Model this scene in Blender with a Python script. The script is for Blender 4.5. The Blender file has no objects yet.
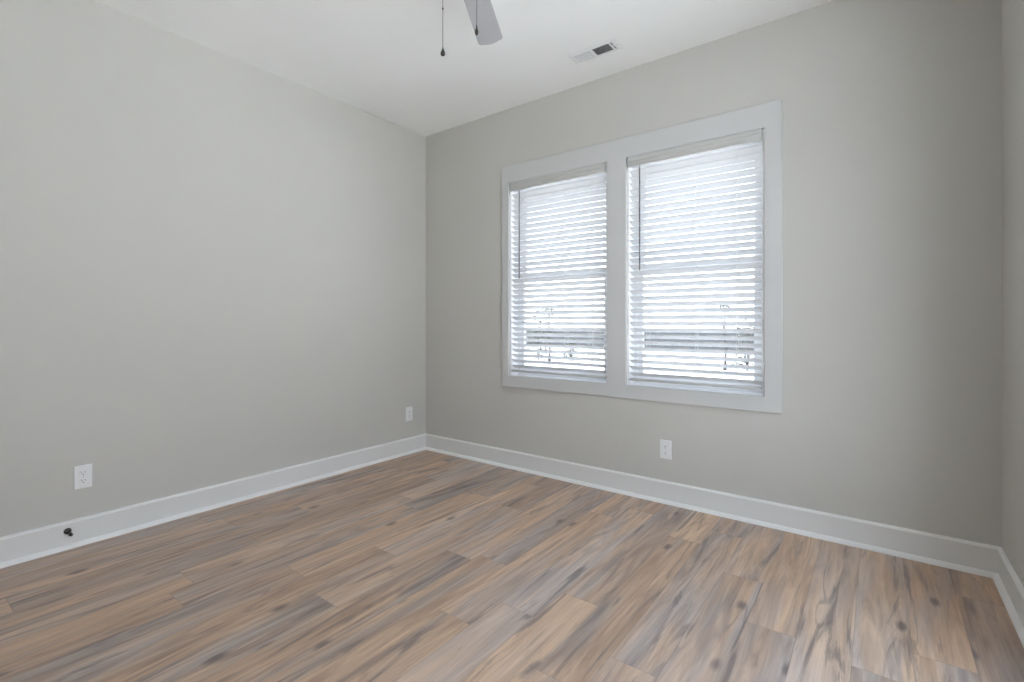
import bpy, bmesh, math, random
from mathutils import Vector, Matrix

S = bpy.context.scene
COL = S.collection
PI = math.pi

# ------------------------------------------------------------------ camera
cam_d = bpy.data.cameras.new('camera')
cam = bpy.data.objects.new('camera', cam_d)
COL.objects.link(cam)
cam.location = (3.1788, -2.9572, 1.1023)
cam.rotation_euler = (PI/2, 0, 0.6458)
cam_d.sensor_fit = 'HORIZONTAL'
cam_d.sensor_width = 36.0
cam_d.lens = 486.347/1024*36.0
cam_d.shift_y = -18.03/1024
cam_d.clip_start = 0.02
cam_d.clip_end = 500
S.camera = cam

# ------------------------------------------------------------------ view
S.view_settings.view_transform = 'Standard'
S.view_settings.look = 'None'
S.view_settings.gamma = 1.0
S.view_settings.use_curve_mapping = False
S.view_settings.exposure = 0.0

S.cycles.max_bounces = 16
S.cycles.diffuse_bounces = 10
S.cycles.glossy_bounces = 4
S.cycles.transparent_max_bounces = 12
S.cycles.sample_clamp_indirect = 40.0

# ------------------------------------------------------------------ sky and sun
SKY_STRENGTH = 4.5
SUN_STRENGTH = 24.0
world = bpy.data.worlds.new('sky')
S.world = world
world.use_nodes = True
wn = world.node_tree
wn.nodes.clear()
w_out = wn.nodes.new('ShaderNodeOutputWorld')
w_bg = wn.nodes.new('ShaderNodeBackground')
w_tc = wn.nodes.new('ShaderNodeTexCoord')
w_sep = wn.nodes.new('ShaderNodeSeparateXYZ')
w_ramp = wn.nodes.new('ShaderNodeValToRGB')
w_ramp.color_ramp.elements[0].position = 0.0
w_ramp.color_ramp.elements[0].color = (0.93, 0.96, 1.0, 1)
w_ramp.color_ramp.elements[1].position = 0.8
w_ramp.color_ramp.elements[1].color = (0.62, 0.78, 1.0, 1)
wn.links.new(w_tc.outputs['Generated'], w_sep.inputs[0])
wn.links.new(w_sep.outputs['Z'], w_ramp.inputs[0])
wn.links.new(w_ramp.outputs[0], w_bg.inputs['Color'])
w_bg.inputs['Strength'].default_value = SKY_STRENGTH
wn.links.new(w_bg.outputs[0], w_out.inputs[0])

sun_d = bpy.data.lights.new('sun', 'SUN')
sun_d.energy = SUN_STRENGTH
sun_d.angle = math.radians(0.6)
sun_d.color = (1.0, 0.98, 0.95)
sun = bpy.data.objects.new('sun', sun_d)
COL.objects.link(sun)
sun.rotation_euler = Vector((0.35, 0.48, -1.2)).to_track_quat('-Z', 'Y').to_euler()

# ------------------------------------------------------------------ dimensions
H = 2.74            # ceiling height
W = 3.605           # room width along the window wall
D = 3.42             # room depth behind the window wall
T = 0.14            # wall thickness
WINS = [(0.932, 1.747), (1.882, 2.682)]
WZ0, WZ1 = 0.702, 2.165


# ------------------------------------------------------------------ materials
def new_mat(name):
    m = bpy.data.materials.new(name)
    m.use_nodes = True
    n = m.node_tree
    b = n.nodes['Principled BSDF']
    return m, n, b


def nd(n, kind, **inp):
    x = n.nodes.new(kind)
    for k, v in inp.items():
        setattr(x, k, v)
    return x


def math_node(n, op, a, b=None, clamp=False):
    x = n.nodes.new('ShaderNodeMath')
    x.operation = op
    x.use_clamp = clamp
    for i, v in enumerate((a, b)):
        if v is None:
            continue
        if isinstance(v, (int, float)):
            x.inputs[i].default_value = v
        else:
            n.links.new(v, x.inputs[i])
    return x.outputs[0]


def plain(name, col, rough=0.5, metal=0.0, spec=0.5, vary=0.03, scale=6.0, bump=0.0, bscale=200.0):
    """principled surface with a faint procedural variation and an optional fine bump"""
    m, n, b = new_mat(name)
    tc = nd(n, 'ShaderNodeTexCoord')
    no = nd(n, 'ShaderNodeTexNoise')
    no.inputs['Scale'].default_value = scale
    no.inputs['Detail'].default_value = 3
    n.links.new(tc.outputs['Object'], no.inputs['Vector'])
    r = nd(n, 'ShaderNodeValToRGB')
    r.color_ramp.elements[0].position = 0.3
    r.color_ramp.elements[1].position = 0.7
    r.color_ramp.elements[0].color = tuple(c*(1-vary) for c in col) + (1,)
    r.color_ramp.elements[1].color = tuple(min(1, c*(1+vary)) for c in col) + (1,)
    n.links.new(no.outputs[0], r.inputs[0])
    n.links.new(r.outputs[0], b.inputs['Base Color'])
    b.inputs['Roughness'].default_value = rough
    b.inputs['Metallic'].default_value = metal
    b.inputs['Specular IOR Level'].default_value = spec
    if bump:
        n2 = nd(n, 'ShaderNodeTexNoise')
        n2.inputs['Scale'].default_value = bscale
        n2.inputs['Detail'].default_value = 2
        n.links.new(tc.outputs['Object'], n2.inputs['Vector'])
        bp = nd(n, 'ShaderNodeBump')
        bp.inputs['Strength'].default_value = bump
        bp.inputs['Distance'].default_value = 0.002
        n.links.new(n2.outputs[0], bp.inputs['Height'])
        n.links.new(bp.outputs[0], b.inputs['Normal'])
    return m


def floor_material():
    m, n, b = new_mat('vinyl_plank_floor')
    PW, PL = 0.160, 1.22
    tc = nd(n, 'ShaderNodeTexCoord')
    sp = nd(n, 'ShaderNodeSeparateXYZ')
    n.links.new(tc.outputs['Object'], sp.inputs[0])
    X, Y = sp.outputs[0], sp.outputs[1]
    u = math_node(n, 'DIVIDE', math_node(n, 'ADD', X, 10.011), PW)
    row = math_node(n, 'FLOOR', u)
    fu = math_node(n, 'FRACT', u)
    wn1 = nd(n, 'ShaderNodeTexWhiteNoise', noise_dimensions='1D')
    n.links.new(row, wn1.inputs['W'])
    v = math_node(n, 'ADD', math_node(n, 'DIVIDE', math_node(n, 'ADD', Y, 20.0), PL), wn1.outputs['Value'])
    idx = math_node(n, 'FLOOR', v)
    fv = math_node(n, 'FRACT', v)
    cmb = nd(n, 'ShaderNodeCombineXYZ')
    n.links.new(row, cmb.inputs[0])
    n.links.new(idx, cmb.inputs[1])
    wn2 = nd(n, 'ShaderNodeTexWhiteNoise', noise_dimensions='2D')
    n.links.new(cmb.outputs[0], wn2.inputs['Vector'])
    rnd = wn2.outputs['Value']
    rc = nd(n, 'ShaderNodeSeparateColor')
    n.links.new(wn2.outputs['Color'], rc.inputs[0])

    def stretched(sx, sy, detail, rough, dist, off):
        c = nd(n, 'ShaderNodeCombineXYZ')
        n.links.new(math_node(n, 'MULTIPLY', X, sx), c.inputs[0])
        n.links.new(math_node(n, 'MULTIPLY', Y, sy), c.inputs[1])
        n.links.new(math_node(n, 'MULTIPLY', rnd, off), c.inputs[2])
        no = nd(n, 'ShaderNodeTexNoise')
        no.inputs['Scale'].default_value = 1.0
        no.inputs['Detail'].default_value = detail
        no.inputs['Roughness'].default_value = rough
        no.inputs['Distortion'].default_value = dist
        n.links.new(c.outputs[0], no.inputs['Vector'])
        return no.outputs[0]
    broad = stretched(18.0, 1.6, 4.0, 0.55, 1.7, 57.0)
    slow = stretched(7.0, 1.0, 2.0, 0.5, 1.0, 31.0)
    grain = stretched(95.0, 4.0, 5.0, 0.65, 0.4, 91.0)
    streak = stretched(13.0, 1.1, 5.0, 0.58, 1.8, 133.0)
    wave = stretched(9.0, 0.8, 3.0, 0.5, 0.7, 171.0)
    hue = stretched(10.0, 1.2, 2.0, 0.5, 0.6, 77.0)

    def centred(v_, k_):
        return math_node(n, 'MULTIPLY', math_node(n, 'SUBTRACT', v_, 0.5), k_)
    tone = math_node(n, 'ADD', 0.53, centred(broad, 0.80))
    tone = math_node(n, 'ADD', tone, centred(slow, 0.45))
    tone = math_node(n, 'ADD', tone, centred(rnd, 0.20))
    tone = math_node(n, 'ADD', tone, centred(grain, 0.26))
    r = nd(n, 'ShaderNodeValToRGB')
    el = r.color_ramp.elements
    stops = [(0.20, (0.307, 0.206, 0.147)), (0.40, (0.440, 0.300, 0.211)), (0.53, (0.545, 0.373, 0.259)),
             (0.66, (0.644, 0.452, 0.312)), (0.88, (0.813, 0.594, 0.414))]
    el[0].position, el[0].color = stops[0][0], stops[0][1]+(1,)
    el[1].position, el[1].color = stops[-1][0], stops[-1][1]+(1,)
    for p_, c_ in stops[1:-1]:
        e = el.new(p_)
        e.color = c_+(1,)
    n.links.new(tone, r.inputs[0])
    # parts of the boards lean grey-mauve
    hmap = nd(n, 'ShaderNodeMapRange')
    hmap.inputs['From Min'].default_value = 0.38
    hmap.inputs['From Max'].default_value = 0.68
    n.links.new(math_node(n, 'ADD', hue, centred(rc.outputs[1], 0.22)), hmap.inputs['Value'])
    mixg = nd(n, 'ShaderNodeMix', data_type='RGBA')
    n.links.new(math_node(n, 'MULTIPLY', hmap.outputs[0], 0.78), mixg.inputs['Factor'])
    n.links.new(r.outputs[0], mixg.inputs['A'])
    bw = nd(n, 'ShaderNodeRGBToBW')
    n.links.new(r.outputs[0], bw.inputs[0])
    gm = nd(n, 'ShaderNodeMix', data_type='RGBA')
    gm.blend_type = 'MULTIPLY'
    gm.inputs['Factor'].default_value = 1.0
    gm.inputs['B'].default_value = (1.03, 0.90, 0.85, 1)
    n.links.new(bw.outputs[0], gm.inputs['A'])
    n.links.new(gm.outputs['Result'], mixg.inputs['B'])
    # dark blue-grey mineral streaks, soft and wavy
    sr = nd(n, 'ShaderNodeMapRange')
    sr.interpolation_type = 'SMOOTHSTEP'
    sr.inputs['From Min'].default_value = 0.54
    sr.inputs['From Max'].default_value = 0.70
    n.links.new(math_node(n, 'ADD', streak, centred(grain, 0.22)), sr.inputs['Value'])
    mixs = nd(n, 'ShaderNodeMix', data_type='RGBA')
    n.links.new(math_node(n, 'MULTIPLY', sr.outputs[0], 0.70), mixs.inputs['Factor'])
    n.links.new(mixg.outputs['Result'], mixs.inputs['A'])
    mixs.inputs['B'].default_value = (0.150, 0.125, 0.125, 1)
    # thin wandering cracks along the ridge of a wave
    ridge = math_node(n, 'ABSOLUTE', math_node(n, 'SUBTRACT', wave, 0.5))
    cr = nd(n, 'ShaderNodeMapRange')
    cr.inputs['From Min'].default_value = 0.004
    cr.inputs['From Max'].default_value = 0.022
    cr.inputs['To Min'].default_value = 1.0
    cr.inputs['To Max'].default_value = 0.0
    n.links.new(ridge, cr.inputs['Value'])
    gate = nd(n, 'ShaderNodeMapRange')
    gate.inputs['From Min'].default_value = 0.50
    gate.inputs['From Max'].default_value = 0.62
    n.links.new(slow, gate.inputs['Value'])
    # knots: sparse small dark eyes with a soft halo
    vc = nd(n, 'ShaderNodeCombineXYZ')
    n.links.new(math_node(n, 'MULTIPLY', X, 5.5), vc.inputs[0])
    n.links.new(math_node(n, 'MULTIPLY', Y, 2.6), vc.inputs[1])
    n.links.new(math_node(n, 'MULTIPLY', rnd, 40.0), vc.inputs[2])
    vo = nd(n, 'ShaderNodeTexVoronoi')
    vo.inputs['Scale'].default_value = 1.0
    n.links.new(vc.outputs[0], vo.inputs['Vector'])
    vd = math_node(n, 'ADD', vo.outputs['Distance'], centred(grain, 0.10))
    kr = nd(n, 'ShaderNodeMapRange')
    kr.interpolation_type = 'SMOOTHSTEP'
    kr.inputs['From Min'].default_value = 0.03
    kr.inputs['From Max'].default_value = 0.14
    kr.inputs['To Min'].default_value = 1.0
    kr.inputs['To Max'].default_value = 0.0
    n.links.new(vd, kr.inputs['Value'])
    marks = math_node(n, 'MAXIMUM', math_node(n, 'MULTIPLY', math_node(n, 'MULTIPLY', cr.outputs[0], gate.outputs[0]), 0.38),
                      math_node(n, 'MULTIPLY', kr.outputs[0], 0.75))
    mixk = nd(n, 'ShaderNodeMix', data_type='RGBA')
    n.links.new(marks, mixk.inputs['Factor'])
    n.links.new(mixs.outputs['Result'], mixk.inputs['A'])
    mixk.inputs['B'].default_value = (0.110, 0.090, 0.088, 1)
    # seams
    du = math_node(n, 'MULTIPLY', math_node(n, 'MINIMUM', fu, math_node(n, 'SUBTRACT', 1.0, fu)), PW)
    dv = math_node(n, 'MULTIPLY', math_node(n, 'MINIMUM', fv, math_node(n, 'SUBTRACT', 1.0, fv)), PL)
    d = math_node(n, 'MINIMUM', du, dv)
    seam = nd(n, 'ShaderNodeMapRange')
    seam.inputs['From Min'].default_value = 0.0004
    seam.inputs['From Max'].default_value = 0.0022
    seam.inputs['To Min'].default_value = 1.0
    seam.inputs['To Max'].default_value = 0.0
    n.links.new(d, seam.inputs['Value'])
    mixm = nd(n, 'ShaderNodeMix', data_type='RGBA')
    n.links.new(math_node(n, 'MULTIPLY', seam.outputs[0], 0.28), mixm.inputs['Factor'])
    n.links.new(mixk.outputs['Result'], mixm.inputs['A'])
    mixm.inputs['B'].default_value = (0.09, 0.075, 0.07, 1)
    n.links.new(mixm.outputs['Result'], b.inputs['Base Color'])
    b.inputs['Roughness'].default_value = 0.36
    b.inputs['Specular IOR Level'].default_value = 0.5
    bp = nd(n, 'ShaderNodeBump')
    bp.inputs['Strength'].default_value = 0.25
    bp.inputs['Distance'].default_value = 0.0012
    hgt = math_node(n, 'SUBTRACT', math_node(n, 'MULTIPLY', grain, 0.5), seam.outputs[0])
    n.links.new(hgt, bp.inputs['Height'])
    n.links.new(bp.outputs[0], b.inputs['Normal'])
    return m


def glass_material():
    m = bpy.data.materials.new('window_glass')
    m.use_nodes = True
    n = m.node_tree
    n.nodes.clear()
    o = nd(n, 'ShaderNodeOutputMaterial')
    t = nd(n, 'ShaderNodeBsdfTransparent')
    t.inputs[0].default_value = (0.97, 0.98, 0.98, 1)
    g = nd(n, 'ShaderNodeBsdfGlossy')
    g.inputs['Roughness'].default_value = 0.02
    lw = nd(n, 'ShaderNodeLayerWeight')
    lw.inputs['Blend'].default_value = 0.5
    f5 = math_node(n, 'POWER', lw.outputs['Facing'], 5.0)
    fac = math_node(n, 'ADD', 0.04, math_node(n, 'MULTIPLY', f5, 0.9))
    mx = nd(n, 'ShaderNodeMixShader')
    n.links.new(fac, mx.inputs[0])
    n.links.new(t.outputs[0], mx.inputs[1])
    n.links.new(g.outputs[0], mx.inputs[2])
    n.links.new(mx.outputs[0], o.inputs[0])
    return m


def slat_material():
    m, n, b = new_mat('blind_slat_white')
    b.inputs['Base Color'].default_value = (0.76, 0.76, 0.765, 1)
    b.inputs['Roughness'].default_value = 0.45
    tr = nd(n, 'ShaderNodeBsdfTranslucent')
    tr.inputs[0].default_value = (0.78, 0.78, 0.78, 1)
    mx = nd(n, 'ShaderNodeMixShader')
    tc = nd(n, 'ShaderNodeTexCoord')
    no = nd(n, 'ShaderNodeTexNoise')
    no.inputs['Scale'].default_value = 20
    n.links.new(tc.outputs['Object'], no.inputs['Vector'])
    n.links.new(math_node(n, 'ADD', 0.10, math_node(n, 'MULTIPLY', no.outputs[0], 0.02)), mx.inputs[0])
    out = n.nodes['Material Output']
    n.links.new(b.outputs[0], mx.inputs[1])
    n.links.new(tr.outputs[0], mx.inputs[2])
    n.links.new(mx.outputs[0], out.inputs[0])
    return m


M_WALL = plain('greige_wall_paint', (0.560, 0.549, 0.520), 0.75, spec=0.25, vary=0.012, scale=1.5, bump=0.12, bscale=260)
M_CEIL = plain('ceiling_paint', (0.87, 0.87, 0.86), 0.85, spec=0.2, vary=0.01, scale=1.5, bump=0.1, bscale=220)
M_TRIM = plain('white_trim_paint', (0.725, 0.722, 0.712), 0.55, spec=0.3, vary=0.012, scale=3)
M_TRIM_LIT = plain('white_shoe_paint', (0.85, 0.848, 0.84), 0.5, spec=0.3, vary=0.01, scale=3)  # lighter copy of the trim paint, light from above put into the colour
M_CASING = plain('window_casing_paint', (0.585, 0.585, 0.583), 0.5, spec=0.3, vary=0.012, scale=3)  # trim white toned down, the dimming beside bright windows put into the colour
M_FLOOR = floor_material()
M_GLASS = glass_material()
M_SLAT = slat_material()
M_VINYL = plain('white_window_vinyl', (0.88, 0.88, 0.89), 0.35, vary=0.01)
M_VAL = plain('blind_valance_white', (0.53, 0.526, 0.515), 0.5, vary=0.012)  # blind white darkened, shade of down-facing parts put into the colour
M_CORD = plain('blind_cord', (0.78, 0.78, 0.78), 0.8, vary=0.02)
M_WAND = plain('wand_grey', (0.17, 0.17, 0.172), 0.35, vary=0.03)
M_PLATE = plain('outlet_white_plastic', (0.80, 0.80, 0.81), 0.3, vary=0.01)
M_SLOT = plain('outlet_slot_dark', (0.05, 0.05, 0.05), 0.6)
M_SCREW = plain('screw_metal', (0.55, 0.55, 0.55), 0.35, metal=0.9)
M_VENT = plain('vent_white_enamel', (0.80, 0.80, 0.80), 0.4, vary=0.01)
M_DARK = plain('duct_dark', (0.03, 0.03, 0.035), 0.8)
M_BRONZE = plain('oil_rubbed_bronze', (0.055, 0.048, 0.044), 0.35, metal=0.6, vary=0.1, scale=60)
M_BLADE = plain('fan_blade_white', (0.345, 0.335, 0.34), 0.45, vary=0.015)  # fan white darkened so the undersides carry their shade in the colour
M_FANBODY = plain('fan_body_white', (0.78, 0.78, 0.78), 0.3, vary=0.01)



# ------------------------------------------------------------------ mesh helpers
def add_box(bm, x0, x1, y0, y1, z0, z1, mtx=None, bevel=0.0):
    vs = [bm.verts.new((x, y, z)) for z in (z0, z1) for y in (y0, y1) for x in (x0, x1)]
    fs = [bm.faces.new([vs[i] for i in f]) for f in
          ((0, 2, 3, 1), (4, 5, 7, 6), (0, 1, 5, 4), (2, 6, 7, 3), (0, 4, 6, 2), (1, 3, 7, 5))]
    if bevel:
        es = list({e for f in fs for e in f.edges})
        r = bmesh.ops.bevel(bm, geom=es, offset=bevel, segments=2, profile=0.5, affect='EDGES')
        vs = list({v for f in r['faces'] for v in f.verts} | {v for v in vs if v.is_valid})
    if mtx is not None:
        for v in vs:
            if v.is_valid:
                v.co = mtx @ v.co
    return vs


def add_lathe(bm, prof, seg=24, mtx=None):
    """prof: list of (radius, z) from one end to the other, revolved about z"""
    rings = []
    for r, z in prof:
        if r < 1e-6:
            rings.append([bm.verts.new((0, 0, z))])
        else:
            rings.append([bm.verts.new((r*math.cos(2*PI*k/seg), r*math.sin(2*PI*k/seg), z)) for k in range(seg)])
    for a, b in zip(rings, rings[1:]):
        for k in range(seg):
            k2 = (k+1) % seg
            if len(a) == 1 and len(b) == 1:
                continue
            if len(a) == 1:
                bm.faces.new((a[0], b[k], b[k2]))
            elif len(b) == 1:
                bm.faces.new((a[k], b[0], a[k2]))
            else:
                bm.faces.new((a[k], b[k], b[k2], a[k2]))
    for rg in (rings[0], rings[-1]):
        if len(rg) > 1:
            bm.faces.new(rg)
    if mtx is not None:
        for rg in rings:
            for v in rg:
                v.co = mtx @ v.co


def add_tube(bm, pts, rad, seg=8):
    pts = [Vector(p) for p in pts]
    rings = []
    for i, p in enumerate(pts):
        t = (pts[min(i+1, len(pts)-1)] - pts[max(i-1, 0)]).normalized()
        q = t.to_track_quat('Z', 'Y')
        r = rad[i] if isinstance(rad, (list, tuple)) else rad
        rings.append([bm.verts.new(p + q @ Vector((r*math.cos(2*PI*k/seg), r*math.sin(2*PI*k/seg), 0))) for k in range(seg)])
    for a, b in zip(rings, rings[1:]):
        for k in range(seg):
            bm.faces.new((a[k], a[(k+1) % seg], b[(k+1) % seg], b[k]))
    bm.faces.new(list(reversed(rings[0])))
    bm.faces.new(rings[-1])


def add_sweep(bm, prof, p0, p1, out, m0=0.0, m1=0.0):
    """prof (d, z): d measured along `out`, z up, swept from p0 to p1 (xy points); m0/m1 mitre factors per end"""
    p0, p1 = Vector((p0[0], p0[1], 0)), Vector((p1[0], p1[1], 0))
    o = Vector((out[0], out[1], 0))
    t = (p1-p0).normalized()
    A = [bm.verts.new(p0 + o*d + t*d*m0 + Vector((0, 0, z))) for d, z in prof]
    B = [bm.verts.new(p1 + o*d - t*d*m1 + Vector((0, 0, z))) for d, z in prof]
    k = len(prof)
    for i in range(k):
        bm.faces.new((A[i], A[(i+1) % k], B[(i+1) % k], B[i]))
    bm.faces.new(list(reversed(A)))
    bm.faces.new(B)


def obj(name, bm, mat, parent=None, smooth=None):
    bmesh.ops.recalc_face_normals(bm, faces=bm.faces[:])
    me = bpy.data.meshes.new(name)
    bm.to_mesh(me)
    bm.free()
    me.materials.append(mat)
    if smooth is not None:
        for p in me.polygons:
            p.use_smooth = True
        me.set_sharp_from_angle(angle=math.radians(smooth))
    o = bpy.data.objects.new(name, me)
    COL.objects.link(o)
    if parent is not None:
        o.parent = parent
    return o


def thing(name, label, cat, loc=(0, 0, 0), rot=(0, 0, 0), group=None):
    o = bpy.data.objects.new(name, None)
    o.empty_display_size = 0.05
    COL.objects.link(o)
    o.location = loc
    o.rotation_euler = rot
    tag(o, label, cat, group)
    return o


def tag(o, label, cat, group=None):
    o['label'] = label
    o['category'] = cat
    if group:
        o['group'] = group
    return o


def struct(name, bm, mat, label, cat, parent=None, smooth=None):
    o = obj(name, bm, mat, parent, smooth)
    if parent is None:
        o['kind'] = 'structure'
        tag(o, label, cat)
    return o


def wall_bm(axis, pos0, pos1, a0, a1, holes, z0=0.0, z1=H):
    """a wall slab with rectangular holes: axis 'y' = wall facing along y, runs along x"""
    bm = bmesh.new()
    us = sorted({a0, a1, *[h[0] for h in holes], *[h[1] for h in holes]})
    zs = sorted({z0, z1, *[h[2] for h in holes], *[h[3] for h in holes]})

    def inside(u, z):
        return a0 < u < a1 and z0 < z < z1 and not any(h[0] < u < h[1] and h[2] < z < h[3] for h in holes)

    def pt(u, p, z):
        return (u, p, z) if axis == 'y' else (p, u, z)
    cache = {}

    def V(u, p, z):
        k = (u, p, z)
        if k not in cache:
            cache[k] = bm.verts.new(pt(u, p, z))
        return cache[k]
    nu, nz = len(us)-1, len(zs)-1
    filled = [[inside((us[i]+us[i+1])/2, (zs[j]+zs[j+1])/2) for j in range(nz)] for i in range(nu)]
    for i in range(nu):
        for j in range(nz):
            if not filled[i][j]:
                continue
            u0, u1, w0, w1 = us[i], us[i+1], zs[j], zs[j+1]
            for p in (pos0, pos1):
                bm.faces.new((V(u0, p, w0), V(u1, p, w0), V(u1, p, w1), V(u0, p, w1)))
            if i == 0 or not filled[i-1][j]:
                bm.faces.new((V(u0, pos0, w0), V(u0, pos1, w0), V(u0, pos1, w1), V(u0, pos0, w1)))
            if i == nu-1 or not filled[i+1][j]:
                bm.faces.new((V(u1, pos0, w0), V(u1, pos1, w0), V(u1, pos1, w1), V(u1, pos0, w1)))
            if j == 0 or not filled[i][j-1]:
                bm.faces.new((V(u0, pos0, w0), V(u1, pos0, w0), V(u1, pos1, w0), V(u0, pos1, w0)))
            if j == nz-1 or not filled[i][j+1]:
                bm.faces.new((V(u0, pos0, w1), V(u1, pos0, w1), V(u1, pos1, w1), V(u0, pos1, w1)))
    return bm


# ------------------------------------------------------------------ room shell
bm = bmesh.new()
add_box(bm, -T, W+T, -D-T, T, -0.12, 0.0)
struct('floor', bm, M_FLOOR, 'grey brown wood look plank floor of the empty room', 'floor')
bm = bmesh.new()
add_box(bm, -T, W+T, -D-T, T, H, H+0.15)
struct('ceiling', bm, M_CEIL, 'smooth white ceiling above the whole room', 'ceiling')

struct('wall_far', wall_bm('y', 0.0, T, -T, W+T, [(a, b, WZ0, WZ1) for a, b in WINS]), M_WALL,
       'greige painted wall around the pair of windows', 'wall')
struct('wall_left', wall_bm('x', -T, 0.0, -D, 0.0, []), M_WALL, 'long plain greige wall left of the corner', 'wall')
BW = (-2.90, -0.78, 0.05, 2.32)      # a wide glazed door added out of view in the right wall to light the room
struct('wall_right', wall_bm('x', W, W+T, -D, 0.0, [BW]), M_WALL, 'narrow strip of greige wall at the right edge', 'wall')
struct('wall_near', wall_bm('y', -D-T, -D, -T, W+T, []), M_WALL, 'plain greige wall behind the viewpoint', 'wall')

# baseboards: flat board with a strip added on top as painted highlight and a quarter round shoe
BT, BH = 0.013, 0.131
base_prof = [(0, 0), (0, BH-0.010), (BT, BH-0.010), (BT, 0)]
highlight_prof = [(0, BH-0.010), (0, BH+0.001), (BT-0.006, BH+0.001), (BT+0.001, BH-0.003), (BT+0.003, BH-0.007), (BT+0.003, BH-0.010)]  # added strip, a painted light line along the board's top edge
shoe_prof = [(BT, 0), (BT, 0.020)] + [(BT+0.020*math.sin(a), 0.020*math.cos(a)) for a in (math.radians(t) for t in (18, 36, 54, 72))] + [(BT+0.020, 0.0)]
runs = {'left': ((0, 0), (0, -D), (1, 0)), 'far': ((0, 0), (W, 0), (0, -1)),
        'right': ((W, 0), (W, -D), (-1, 0)), 'near': ((0, -D), (W, -D), (0, 1))}
words = {'left': 'tall white baseboard along the left wall', 'far': 'tall white baseboard below the windows',
         'right': 'tall white baseboard along the right wall', 'near': 'tall white baseboard behind the viewpoint'}
for k, (p0, p1, out) in runs.items():
    bm = bmesh.new()
    add_sweep(bm, base_prof, p0, p1, out, 1, 1)
    o = struct('baseboard_'+k, bm, M_TRIM, words[k], 'baseboard', smooth=35)
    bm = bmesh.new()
    add_sweep(bm, highlight_prof, p0, p1, out, 1, 1)
    obj('top_bead', bm, M_TRIM_LIT, o, smooth=35)
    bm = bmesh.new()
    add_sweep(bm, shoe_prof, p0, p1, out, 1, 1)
    obj('shoe_moulding', bm, M_TRIM_LIT, o, smooth=35)

# ------------------------------------------------------------------ window casing (one joined picture-frame trim)
CX0, CX1, CZ0, CZ1, CT = 0.866, 2.767, 0.617, 2.298, 0.019


def casing_bm(x0, x1, z0, z1, holes, t, ease=0.003):
    b2 = wall_bm('y', -t, 0.0, x0, x1, holes, z0, z1)
    es = []
    for e in b2.edges:
        a, c = e.verts[0].co, e.verts[1].co
        if abs(a.y+t) < 1e-6 and abs(c.y+t) < 1e-6 and len(e.link_faces) == 2:
            n0, n1 = e.link_faces[0].normal, e.link_faces[1].normal
            f0, f1 = e.link_faces
            f0.normal_update(); f1.normal_update()
            if abs(f0.normal.dot(f1.normal)) < 0.5:
                es.append(e)
    bmesh.ops.recalc_face_normals(b2, faces=b2.faces[:])
    bmesh.ops.bevel(b2, geom=es, offset=ease, segments=2, profile=0.5, affect='EDGES')
    return b2


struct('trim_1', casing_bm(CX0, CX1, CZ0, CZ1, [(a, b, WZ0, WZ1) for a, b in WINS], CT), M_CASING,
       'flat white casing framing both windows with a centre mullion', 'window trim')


# ------------------------------------------------------------------ windows: jamb liner, single hung vinyl sashes, glass
def frame_bm(x0, x1, z0, z1, w, y0, y1, wb=None, wt=None):
    b2 = bmesh.new()
    wb = w if wb is None else wb
    wt = w if wt is None else wt
    add_box(b2, x0, x0+w, y0, y1, z0, z1)
    add_box(b2, x1-w, x1, y0, y1, z0, z1)
    add_box(b2, x0+w, x1-w, y0, y1, z0, z0+wb)
    add_box(b2, x0+w, x1-w, y0, y1, z1-wt, z1)
    return b2


def glass_pane(x0, x1, z0, z1, y, parent):
    b2 = bmesh.new()
    add_box(b2, x0, x1, y-0.002, y+0.002, z0, z1)
    return obj('glass_pane', b2, M_GLASS, parent)


for k, (a, b) in enumerate(WINS):
    side = ('left', 'right')[k]
    root = struct('window_%d' % (k+1), frame_bm(a, b, WZ0, WZ1, 0.012, 0.0, T, wb=0.003), M_VINYL,
                  '%s window of the pair, white single hung behind a blind' % side, 'window')
    fa, fb, fz0, fz1 = a+0.012, b-0.012, WZ0+0.003, WZ1-0.012
    obj('window_frame', frame_bm(fa, fb, fz0, fz1, 0.022, 0.085, T), M_VINYL, root)
    mid = 1.435
    up = obj('upper_sash', frame_bm(fa+0.022, fb-0.022, mid-0.02, fz1-0.022, 0.036, 0.112, 0.134), M_VINYL, root)
    glass_pane(fa+0.054, fb-0.054, mid, fz1-0.06, 0.123, up)
    lo = obj('lower_sash', frame_bm(fa+0.022, fb-0.022, fz0+0.022, mid+0.02, 0.036, 0.088, 0.110, wb=0.042), M_VINYL, root)
    glass_pane(fa+0.054, fb-0.054, fz0+0.055, mid-0.015, 0.099, lo)
    bl = bmesh.new()
    add_box(bl, (a+b)/2-0.03, (a+b)/2+0.03, 0.080, 0.088, mid+0.006, mid+0.02, bevel=0.002)
    obj('sash_lock', bl, M_VINYL, root)

# glass door added in the right wall, out of view, to brighten the room
b2 = bmesh.new()
y0, y1, z0, z1 = BW
for (ya, yb, za, zb) in ((y0, y0+0.05, z0, z1), (y1-0.05, y1, z0, z1), (y0+0.05, y1-0.05, z0, z0+0.05), (y0+0.05, y1-0.05, z1-0.05, z1)):
    add_box(b2, W, W+T, ya, yb, za, zb)
add_box(b2, W+0.05, W+0.09, (y0+y1)/2-0.03, (y0+y1)/2+0.03, z0+0.05, z1-0.05)
w3 = struct('door_1', b2, M_VINYL, 'wide white sliding glass door in the right wall beside the viewpoint', 'door')
b2 = bmesh.new()
add_box(b2, W+0.068, W+0.072, y0+0.05, y1-0.05, z0+0.05, z1-0.05)
obj('glass_pane', b2, M_GLASS, w3)
b2 = wall_bm('x', W-CT, W, y0-0.085, y1+0.085, [(y0+0.004, y1-0.004, z0+0.004, z1-0.004)], 0.0, z1+0.085)  # casing for the added door, also unseen
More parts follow.
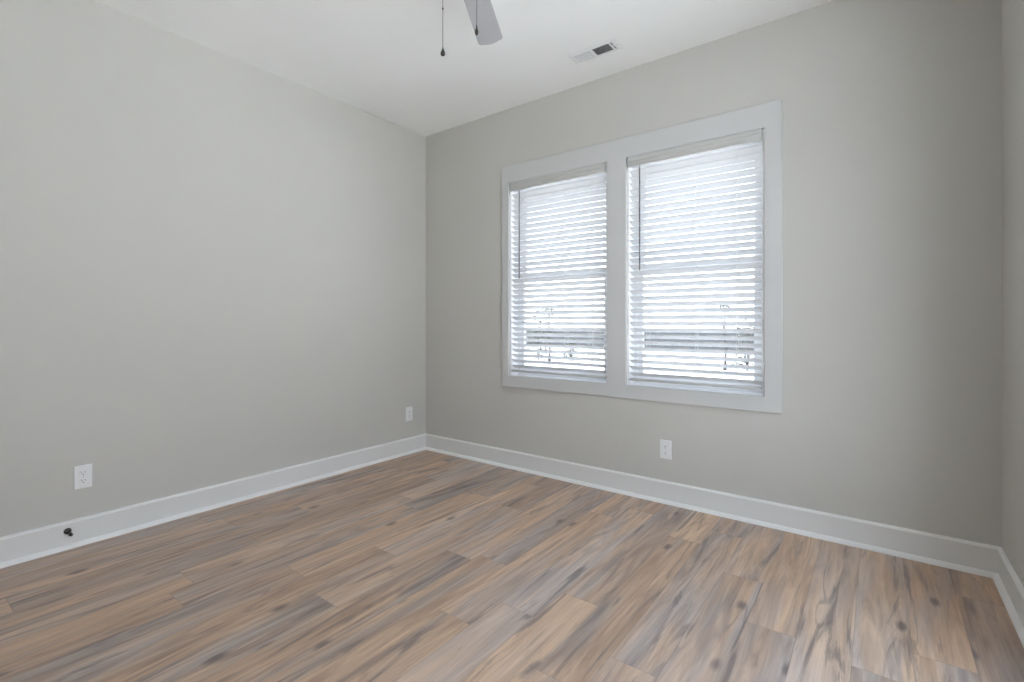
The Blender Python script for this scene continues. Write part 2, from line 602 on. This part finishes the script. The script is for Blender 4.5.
struct('trim_2', b2, M_TRIM, 'flat white casing of the glass door behind the viewpoint', 'door trim')


# ------------------------------------------------------------------ blinds
PITCH, SLAT_W, TILT = 0.0404, 0.050, math.radians(28)
SY = 0.014                     # slat centre behind the wall face


def make_blind(a, b, k):
    side = ('left', 'right')[k]
    x0, x1 = a+0.017, b-0.017
    root = thing('window_blind', 'white two inch slatted blind lowered in the %s window' % side, 'window blind',
                 (0, 0, 0), group='white blinds in the window pair')
    # valance with a crown profile
    zt, zb = WZ1-0.003, 2.101
    h = zt-zb
    prof = [(0.0, zb), (0.016, zb), (0.018, zb+0.003), (0.018, zb+0.26*h), (0.0165, zb+0.28*h), (0.0165, zb+0.33*h), (0.019, zb+0.36*h),
            (0.019, zb+0.52*h), (0.0175, zb+0.54*h), (0.0175, zb+0.59*h), (0.020, zb+0.63*h), (0.0225, zb+0.76*h), (0.024, zb+0.84*h),
            (0.024, zt-0.003), (0.022, zt), (0.0, zt)]
    v = bmesh.new()
    vx0, vx1 = a+0.0135, b-(0.0135 if k else 0.022)
    add_sweep(v, prof, (vx0, -0.001), (vx1, -0.001), (0, -1))
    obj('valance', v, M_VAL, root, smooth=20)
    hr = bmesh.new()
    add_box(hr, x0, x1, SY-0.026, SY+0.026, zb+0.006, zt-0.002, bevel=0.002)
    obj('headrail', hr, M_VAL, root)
    # slats
    s = bmesh.new()
    z = 0.7475 + 0.026
    n = 0
    th = 0.0029
    ztop = zb - 0.012
    zs = []
    while z < ztop+0.006:
        zs.append(z)
        z += PITCH
    for zc in zs:
        # curved section: inner (room) edge up, outer edge down
        up, dn = [], []
        for i in range(7):
            t = (i/6-0.5)*SLAT_W
            crown = 0.0022*(1-(2*t/SLAT_W)**2)
            y = SY + t*math.cos(TILT) + crown*math.sin(TILT)
            zz = zc - t*math.sin(TILT) + crown*math.cos(TILT)
            up.append((y, zz+th/2))
            dn.append((y, zz-th/2))
        sec = up + dn[::-1]
        A = [s.verts.new((x0, y, zz)) for y, zz in sec]
        B = [s.verts.new((x1, y, zz)) for y, zz in sec]
        m = len(sec)
        for i in range(m):
            s.faces.new((A[i], A[(i+1) % m], B[(i+1) % m], B[i]))
        s.faces.new(A[::-1])
        s.faces.new(B)
    obj('slats', s, M_SLAT, root, smooth=50)
    # bottom rail, hung level
    r = bmesh.new()
    zr = 0.7335
    add_box(r, x0, x1, SY-0.026, SY+0.026, zr, zr+0.014, bevel=0.003)
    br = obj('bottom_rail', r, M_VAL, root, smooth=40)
    for xx in lads[k]:
        pl = bmesh.new()
        add_lathe(pl, [(0.0, -0.003), (0.005, -0.002), (0.006, 0.0), (0.006, 0.0005)], 12, Matrix.Translation((xx, SY, zr-0.0003)))
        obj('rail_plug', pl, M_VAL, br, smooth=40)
    # ladder cords: front and back strings with a rung under each slat, plus the lift cord
    for xx in lads[k]:
        c = bmesh.new()
        dy = SLAT_W/2*math.cos(TILT)
        dz = SLAT_W/2*math.sin(TILT)
        for yy in (SY-dy-0.0015, SY+dy+0.0015):
            add_tube(c, [(xx, yy, zr+0.006), (xx, yy, zb+0.01)], 0.0009, 5)
        for zc in zs:
            add_tube(c, [(xx, SY-dy-0.0015, zc+dz-0.003), (xx, SY+dy+0.0015, zc-dz-0.003)], 0.0007, 4)
        obj('ladder_cord', c, M_CORD, root)
    # tilt wand
    xw = wands[k]
    w = bmesh.new()
    yw = -0.020
    add_lathe(w, [(0.0, 1.435), (0.0052, 1.437), (0.0056, 1.45), (0.0046, 1.475), (0.0046, 2.085), (0.002, 2.092), (0.0, 2.092)], 6,
              Matrix.Translation((xw, yw, 0)))
    wd = obj('tilt_wand', w, M_WAND, root, smooth=20)
    hk = bmesh.new()
    add_tube(hk, [(xw, yw, 2.088), (xw, yw, 2.10), (xw, yw+0.006, 2.106), (xw, SY-0.027, 2.122)], 0.0014, 6)
    obj('wand_hook', hk, M_WAND, wd)
    return root


lads = [(1.062, 1.42, 1.612), (2.017, 2.315, 2.54)]
wands = [1.033, 1.974]
for k, (a, b) in enumerate(WINS):
    make_blind(a, b, k)


# ------------------------------------------------------------------ wall outlets
def outlet(label, loc, rz):
    """duplex outlet built facing -y, at the plate centre"""
    t = thing('wall_outlet', label, 'outlet', loc, (0, 0, rz), 'white duplex outlets')
    p = bmesh.new()
    w2, h2, d = 0.0355, 0.058, 0.0065
    prof = [(w2, h2, 0.0), (w2, h2, d*0.45), (w2-0.0015, h2-0.0015, d*0.75), (w2-0.004, h2-0.004, d)]
    rings = []
    for a_, b_, dd in prof:
        rings.append([p.verts.new((sx*a_, -dd, sz*b_)) for sx, sz in ((-1, -1), (1, -1), (1, 1), (-1, 1))])
    for r0, r1 in zip(rings, rings[1:]):
        for i in range(4):
            p.faces.new((r0[i], r0[(i+1) % 4], r1[(i+1) % 4], r1[i]))
    p.faces.new(rings[-1])
    p.faces.new(rings[0][::-1])
    plate = obj('cover_plate', p, M_PLATE, t)
    rot = Matrix.Rotation(PI/2, 4, 'X')
    for zc in (0.0195, -0.0195):
        r = bmesh.new()
        vs0, vs1 = [], []
        for i in range(28):
            an = 2*PI*i/28
            x, z = 0.0172*math.cos(an), 0.0172*math.sin(an)
            z = max(-0.0142, min(0.0142, z))
            vs0.append(r.verts.new((x, -d+0.001, z+zc)))
            vs1.append(r.verts.new((x*0.97, -d-0.0018, z*0.97+zc)))
        for i in range(28):
            r.faces.new((vs0[i], vs0[(i+1) % 28], vs1[(i+1) % 28], vs1[i]))
        r.faces.new(vs1)
        r.faces.new(vs0[::-1])
        rec = obj('receptacle', r, M_PLATE, t)
        for (xa, wd, hh) in ((-0.0064, 0.0022, 0.0088), (0.0064, 0.0022, 0.0072)):
            sl = bmesh.new()
            add_box(sl, xa-wd/2, xa+wd/2, -d-0.0021, -d-0.0010, zc+0.004-hh/2, zc+0.004+hh/2)
            obj('slot', sl, M_SLOT, rec)
        g = bmesh.new()
        add_lathe(g, [(0.0, 0.0), (0.0027, 0.0), (0.0027, 0.001), (0.0, 0.001)], 12,
                  Matrix.Translation((0, -d-0.0011, zc-0.0072)) @ rot)
        obj('ground_hole', g, M_SLOT, rec)
    sc = bmesh.new()
    add_lathe(sc, [(0.0, 0.0012), (0.002, 0.0010), (0.0031, 0.0), (0.0031, -0.001)], 14, Matrix.Translation((0, -d, 0)) @ rot)
    obj('screw', sc, M_SCREW, plate, smooth=40)
    return t


outlet('white duplex outlet on the left wall above the door stop', (0, -2.306, 0.334), PI/2)
outlet('white duplex outlet on the left wall close to the corner', (0, -0.190, 0.331), PI/2)
outlet('white duplex outlet below the windows on the far wall', (2.134, 0, 0.324), 0)

# ------------------------------------------------------------------ door stop on the left baseboard
ds = thing('door_stop', 'small dark bronze door stop screwed to the left baseboard', 'door stop', (BT, -2.366, 0.085))
rotx = Matrix.Rotation(PI/2, 4, 'Y')
b2 = bmesh.new()
add_lathe(b2, [(0.0148, 0.0), (0.0148, 0.002), (0.0135, 0.0042), (0.0105, 0.006), (0.0065, 0.0075), (0.0, 0.008)], 24, rotx)
obj('base_plate', b2, M_BRONZE, ds, smooth=40)
b2 = bmesh.new()
ax = Vector((0.92, 0.16, -0.30)).normalized()
add_tube(b2, [Vector((0.004, 0, 0)), ax*0.014, ax*0.030], [0.0052, 0.0044, 0.0046], 12)
obj('stem', b2, M_BRONZE, ds, smooth=40)
b2 = bmesh.new()
q = ax.to_track_quat('Z', 'Y').to_matrix().to_4x4()
add_lathe(b2, [(0.0, 0.027), (0.0066, 0.0275), (0.0076, 0.030), (0.0076, 0.037), (0.0066, 0.041), (0.004, 0.042), (0.0, 0.0425)], 20, q)
obj('rubber_tip', b2, plain('black_rubber', (0.035, 0.035, 0.037), 0.6), ds, smooth=40)

# ------------------------------------------------------------------ ceiling register
VX0, VX1, VY0, VY1 = 1.655, 1.965, -0.376, -0.244
vt = thing('ceiling_vent', 'white metal louvred air vent in the ceiling near the windows', 'vent', ((VX0+VX1)/2, (VY0+VY1)/2, H))
hx, hy = (VX1-VX0)/2, (VY1-VY0)/2
ix, iy = hx-0.026, hy-0.024
b2 = bmesh.new()
lvl = [(hx, hy, 0.0), (hx-0.001, hy-0.001, -0.0025), (ix+0.006, iy+0.006, -0.0065), (ix, iy, -0.0065), (ix, iy, 0.0)]
rings = [[b2.verts.new((sx*a_, sy*b_, zz)) for sx, sy in ((-1, -1), (1, -1), (1, 1), (-1, 1))] for a_, b_, zz in lvl]
for r0, r1 in zip(rings, rings[1:]+rings[:1]):
    for i in range(4):
        b2.faces.new((r0[i], r0[(i+1) % 4], r1[(i+1) % 4], r1[i]))
fr = obj('vent_frame', b2, M_VENT, vt)
b2 = bmesh.new()
add_box(b2, -ix, ix, -iy, iy, -0.0008, -0.0002)
obj('duct_backing', b2, M_DARK, vt)
# dividers between the three banks of fins
xd1, xd2 = -ix + 0.47*2*ix, -ix + 0.93*2*ix
for xd in (xd1, xd2):
    b2 = bmesh.new()
    add_box(b2, xd-0.004, xd+0.004, -iy, iy, -0.0062, -0.001)
    obj('divider_bar', b2, M_VENT, vt)
FT = 0.0008


def fins(xa, xb, lean, n_):
    b3 = bmesh.new()
    for i in range(n_):
        xc = xa + (i+0.5)*(xb-xa)/n_
        dx = 0.0034*lean
        p_ = [(xc-dx-FT/2, -0.0012), (xc-dx+FT/2, -0.0012), (xc+dx+FT/2, -0.0058), (xc+dx-FT/2, -0.0058)]
        A = [b3.verts.new((x, -iy, z)) for x, z in p_]
        B = [b3.verts.new((x, iy, z)) for x, z in p_]
        for j in range(4):
            b3.faces.new((A[j], A[(j+1) % 4], B[(j+1) % 4], B[j]))
        b3.faces.new(A[::-1])
        b3.faces.new(B)
    return b3


obj('louvers', fins(-ix, xd1-0.004, -0.55, 12), M_VENT, vt)
obj('louvers', fins(xd1+0.004, xd2-0.004, 0.75, 14), M_VENT, vt)
obj('louvers', fins(xd2+0.004, ix, 0.75, 2), M_VENT, vt)
for sx in (-1, 1):
    sc = bmesh.new()
    add_lathe(sc, [(0.0, -0.0022), (0.0025, -0.0018), (0.0036, 0.0)], 12, Matrix.Translation((sx*(hx-0.011), 0, -0.0045)))
    obj('screw', sc, M_SCREW, fr, smooth=40)
lv = bmesh.new()
add_box(lv, ix-0.003, ix+0.004, -0.012, -0.006, -0.012, -0.004, bevel=0.001)
obj('damper_lever', lv, M_VENT, vt)

# ------------------------------------------------------------------ ceiling fan
FX, FY, FZ = 1.956, -1.669, 2.50
fan = thing('ceiling_fan', 'white ceiling fan with hanging pull chains near the room centre', 'ceiling fan', (FX, FY, H))
Z = FZ-H
b2 = bmesh.new()
add_lathe(b2, [(0.0, 0.0), (0.072, 0.0), (0.075, -0.006), (0.070, -0.028), (0.040, -0.050), (0.018, -0.056), (0.0, -0.056)], 40)
obj('canopy', b2, M_FANBODY, fan, smooth=35)
b2 = bmesh.new()
add_lathe(b2, [(0.0, -0.05), (0.013, -0.05), (0.013, -0.15), (0.0, -0.15)], 20)
obj('downrod', b2, M_FANBODY, fan, smooth=35)
b2 = bmesh.new()
add_lathe(b2, [(0.0, -0.135), (0.030, -0.135), (0.085, -0.150), (0.105, -0.168), (0.108, -0.205), (0.098, Z+0.012), (0.060, Z+0.004), (0.0, Z+0.004)], 48)
obj('motor_housing', b2, M_FANBODY, fan, smooth=35)
b2 = bmesh.new()
add_lathe(b2, [(0.0, Z+0.002), (0.060, Z+0.002), (0.066, Z-0.008), (0.066, Z-0.050), (0.058, Z-0.060), (0.0, Z-0.060)], 40)
obj('switch_housing', b2, M_FANBODY, fan, smooth=35)
b2 = bmesh.new()
add_lathe(b2, [(0.0, Z-0.0605), (0.050, Z-0.0605), (0.052, Z-0.064), (0.044, Z-0.074), (0.020, Z-0.080), (0.0, Z-0.081)], 40)
obj('bottom_cap', b2, M_FANBODY, fan, smooth=35)

R0, R1 = 0.155, 0.675
for i in range(5):
    ang = math.radians(118.6+72*i)
    # blade: straight edges widening outward, rounded end corners, pitched about its own axis
    n_ = 14
    out = []
    w0, w1 = 0.047, 0.062
    rc_ = 0.022
    pts = [(R0, -w0), (R0+0.02, -w0-0.003)]
    pts.append((R1-0.03, -w1))
    for t in range(5):
        a_ = -PI/2 + t*PI/2/4
        pts.append((R1-0.012-rc_+rc_*math.cos(a_), -w1+rc_+rc_*math.sin(a_)))
    for t in range(1, 6):
        f = t/6
        yy = (-w1+rc_) + f*2*(w1-rc_)
        pts.append((R1-0.012+0.012*(1-(2*f-1)**2), yy))
    for t in range(5):
        a_ = t*PI/2/4
        pts.append((R1-0.012-rc_+rc_*math.cos(a_), w1-rc_+rc_*math.sin(a_)))
    pts += [(R1-0.03, w1), (R0+0.02, w0+0.003), (R0, w0)]
    b2 = bmesh.new()
    thk = 0.0055
    A = [b2.verts.new((x, y, -thk/2)) for x, y in pts]
    B = [b2.verts.new((x, y, thk/2)) for x, y in pts]
    for j in range(len(pts)):
        jj = (j+1) % len(pts)
        b2.faces.new((A[j], A[jj], B[jj], B[j]))
    b2.faces.new(A[::-1])
    b2.faces.new(B)
    mtx = Matrix.Translation((0, 0, Z)) @ Matrix.Rotation(ang, 4, 'Z') @ Matrix.Rotation(math.radians(-11), 4, 'X')
    for v_ in b2.verts:
        v_.co = mtx @ v_.co
    bl = obj('blade', b2, M_BLADE, fan)
    b2 = bmesh.new()
    add_box(b2, 0.062, 0.13, -0.018, 0.018, 0.004, 0.010)
    add_box(b2, 0.125, 0.235, -0.032, 0.032, 0.0032, 0.0072, bevel=0.0015)
    for v_ in b2.verts:
        v_.co = mtx @ v_.co
    obj('blade_iron', b2, M_FANBODY, bl)
    for sx_, sy_ in ((0.17, 0.018), (0.17, -0.018), (0.215, 0.0)):
        sc = bmesh.new()
        add_lathe(sc, [(0.0, -0.0048), (0.003, -0.0042), (0.0042, -0.0027), (0.0042, -0.002)], 10, mtx @ Matrix.Translation((sx_, sy_, 0)))
        obj('blade_screw', sc, M_FANBODY, bl, smooth=40)

# pull chains: a beaded line with a bronze fob; the left one hangs lower
for (cx_, cy_, ze, fob) in ((-0.0605, -0.009, 2.087, 'acorn'), (0.0465, 0.058, 2.157, 'drop')):
    b2 = bmesh.new()
    zt_ = Z-0.045
    zb_ = ze-H+0.030
    k_ = 0
    add_tube(b2, [(cx_*0.82, cy_*0.82, zt_), (cx_, cy_, zt_-0.004), (cx_, cy_, zt_-0.02), (cx_, cy_, zb_)], 0.0008, 6)
    zz = zt_-0.01
    while zz > zb_:
        add_lathe(b2, [(0.0, 0.0015), (0.0013, 0.0008), (0.0013, -0.0008), (0.0, -0.0015)], 5, Matrix.Translation((cx_, cy_, zz)))
        zz -= 0.0045
    ch = obj('pull_chain', b2, M_BRONZE, fan, smooth=60)
    b2 = bmesh.new()
    if fob == 'acorn':
        pr = [(0.0, 0.034), (0.0016, 0.033), (0.0022, 0.028), (0.0040, 0.022), (0.0078, 0.013), (0.0088, 0.008), (0.0074, 0.003), (0.004, 0.0005), (0.0, 0.0)]
    else:
        pr = [(0.0, 0.036), (0.0022, 0.035), (0.0026, 0.030), (0.0018, 0.027), (0.0036, 0.023), (0.0060, 0.015), (0.0062, 0.009), (0.0050, 0.003), (0.002, 0.0), (0.0, 0.0)]
    add_lathe(b2, pr, 16, Matrix.Translation((cx_, cy_, ze-H)))
    obj('fob', b2, M_BRONZE, ch, smooth=60)
    if fob == 'acorn':
        b2 = bmesh.new()
        add_lathe(b2, [(0.0, 0.004), (0.0026, 0.003), (0.003, 0.0), (0.0026, -0.003), (0.0, -0.004)], 12, Matrix.Translation((cx_, cy_, 2.262-H)))
        obj('chain_connector', b2, M_BRONZE, ch, smooth=60)

# ------------------------------------------------------------------ outside, seen in slits between the slats
G = -0.45
M_BOUNCE = plain('pale_concrete', (0.70, 0.70, 0.695), 0.9, vary=0.08, scale=0.7)  # kept light to bounce sun through the added door
M_PAVE = plain('grey_paving', (0.27, 0.27, 0.27), 0.9, vary=0.06, scale=0.7)
M_ASPH = plain('asphalt', (0.024, 0.025, 0.027), 0.95, spec=0.08, vary=0.15, scale=3)
M_LEAF = plain('dark_leaf', (0.045, 0.05, 0.04), 0.8, vary=0.35, scale=5)
M_BARK = plain('bark', (0.045, 0.042, 0.04), 0.9, vary=0.2, scale=20)

bm = bmesh.new()
add_box(bm, -120, 120, -60, 200, G-0.3, G)
struct('ground', bm, M_PAVE, 'pale sunlit paving outside the windows', 'ground')
bm = bmesh.new()
add_box(bm, W+T, W+14, -16, 12, G, G+0.03)  # slab added out of view to throw sunlight into the room
struct('patio', bm, M_BOUNCE, 'pale concrete patio outside the glass door', 'patio')
bm = bmesh.new()
add_box(bm, -160, 160, 24, 75, G, G+0.02)
struct('street', bm, M_ASPH, 'dark asphalt street far outside the windows', 'street')

# ------------------------------------------------------------------ neighbours
rng = random.Random(4)


def tree(label, x, y, h, cr):
    t = thing('tree', label, 'tree', (x, y, G))
    b3 = bmesh.new()
    add_tube(b3, [(0, 0, 0), (0.03, 0.0, h*0.3), (-0.03, 0.02, h*0.55), (0, 0, h*0.8)], [h*0.028, h*0.022, h*0.017, h*0.008], 8)
    for k_ in range(5):
        a_ = k_*1.3
        add_tube(b3, [(0, 0, h*(0.42+0.06*k_)), (cr*0.5*math.cos(a_), cr*0.5*math.sin(a_), h*(0.58+0.06*k_))], [h*0.01, h*0.004], 6)
    obj('trunk', b3, M_BARK, t, smooth=60)
    b3 = bmesh.new()
    for _ in range(420):
        d = Vector((rng.gauss(0, 1), rng.gauss(0, 1), rng.gauss(0, 1))).normalized()*cr*rng.random()**0.4
        c_ = Vector((0, 0, h-cr*0.95)) + Vector((d.x, d.y, d.z*0.9))
        s_ = cr*rng.uniform(0.08, 0.16)
        q_ = Vector((rng.gauss(0, 1), rng.gauss(0, 1), rng.gauss(0, 1))).to_track_quat('Z', 'Y')
        vs_ = [b3.verts.new(c_ + q_ @ Vector(p)*s_) for p in ((-1, 0, 0), (0, -0.5, 0.15), (1, 0, 0), (0, 0.5, 0.15))]
        b3.faces.new(vs_)
    obj('crown', b3, M_LEAF, t)
    return t


tree('slim leafy sapling outside the left window', -7.35, 13.5, 2.3, 0.30)
tree('small bare stemmed sapling outside the right window', -0.85, 14.0, 2.25, 0.22)


def hedge(label, x, y, r, h):
    t = thing('shrub', label, 'shrub', (x, y, G))
    b3 = bmesh.new()
    for k_ in range(5):
        add_tube(b3, [(0, 0, 0), (r*0.5*math.cos(k_*1.26), r*0.5*math.sin(k_*1.26), h*0.6)], [0.02, 0.008], 5)
    obj('stem', b3, M_BARK, t)
    b3 = bmesh.new()
    for _ in range(300):
        d = Vector((rng.gauss(0, 1), rng.gauss(0, 1), abs(rng.gauss(0, 1)))).normalized()*rng.random()**0.35
        c_ = Vector((d.x*r, d.y*r, 0.08+d.z*(h-0.1)))
        s_ = r*rng.uniform(0.1, 0.18)
        q_ = Vector((rng.gauss(0, 1), rng.gauss(0, 1), rng.gauss(0, 1))).to_track_quat('Z', 'Y')
        vs_ = [b3.verts.new(c_ + q_ @ Vector(p)*s_) for p in ((-1, 0, 0), (0, -0.5, 0.15), (1, 0, 0), (0, 0.5, 0.15))]
        b3.faces.new(vs_)
    obj('foliage', b3, M_LEAF, t)
    return t


hedge('tall dark shrub outside the left window', -8.2, 14.0, 0.5, 2.2)
hedge('low dark shrub outside the left window', -7.0, 14.6, 0.34, 1.3)
hedge('round dark shrub outside the right window', -0.22, 14.2, 0.42, 2.35)
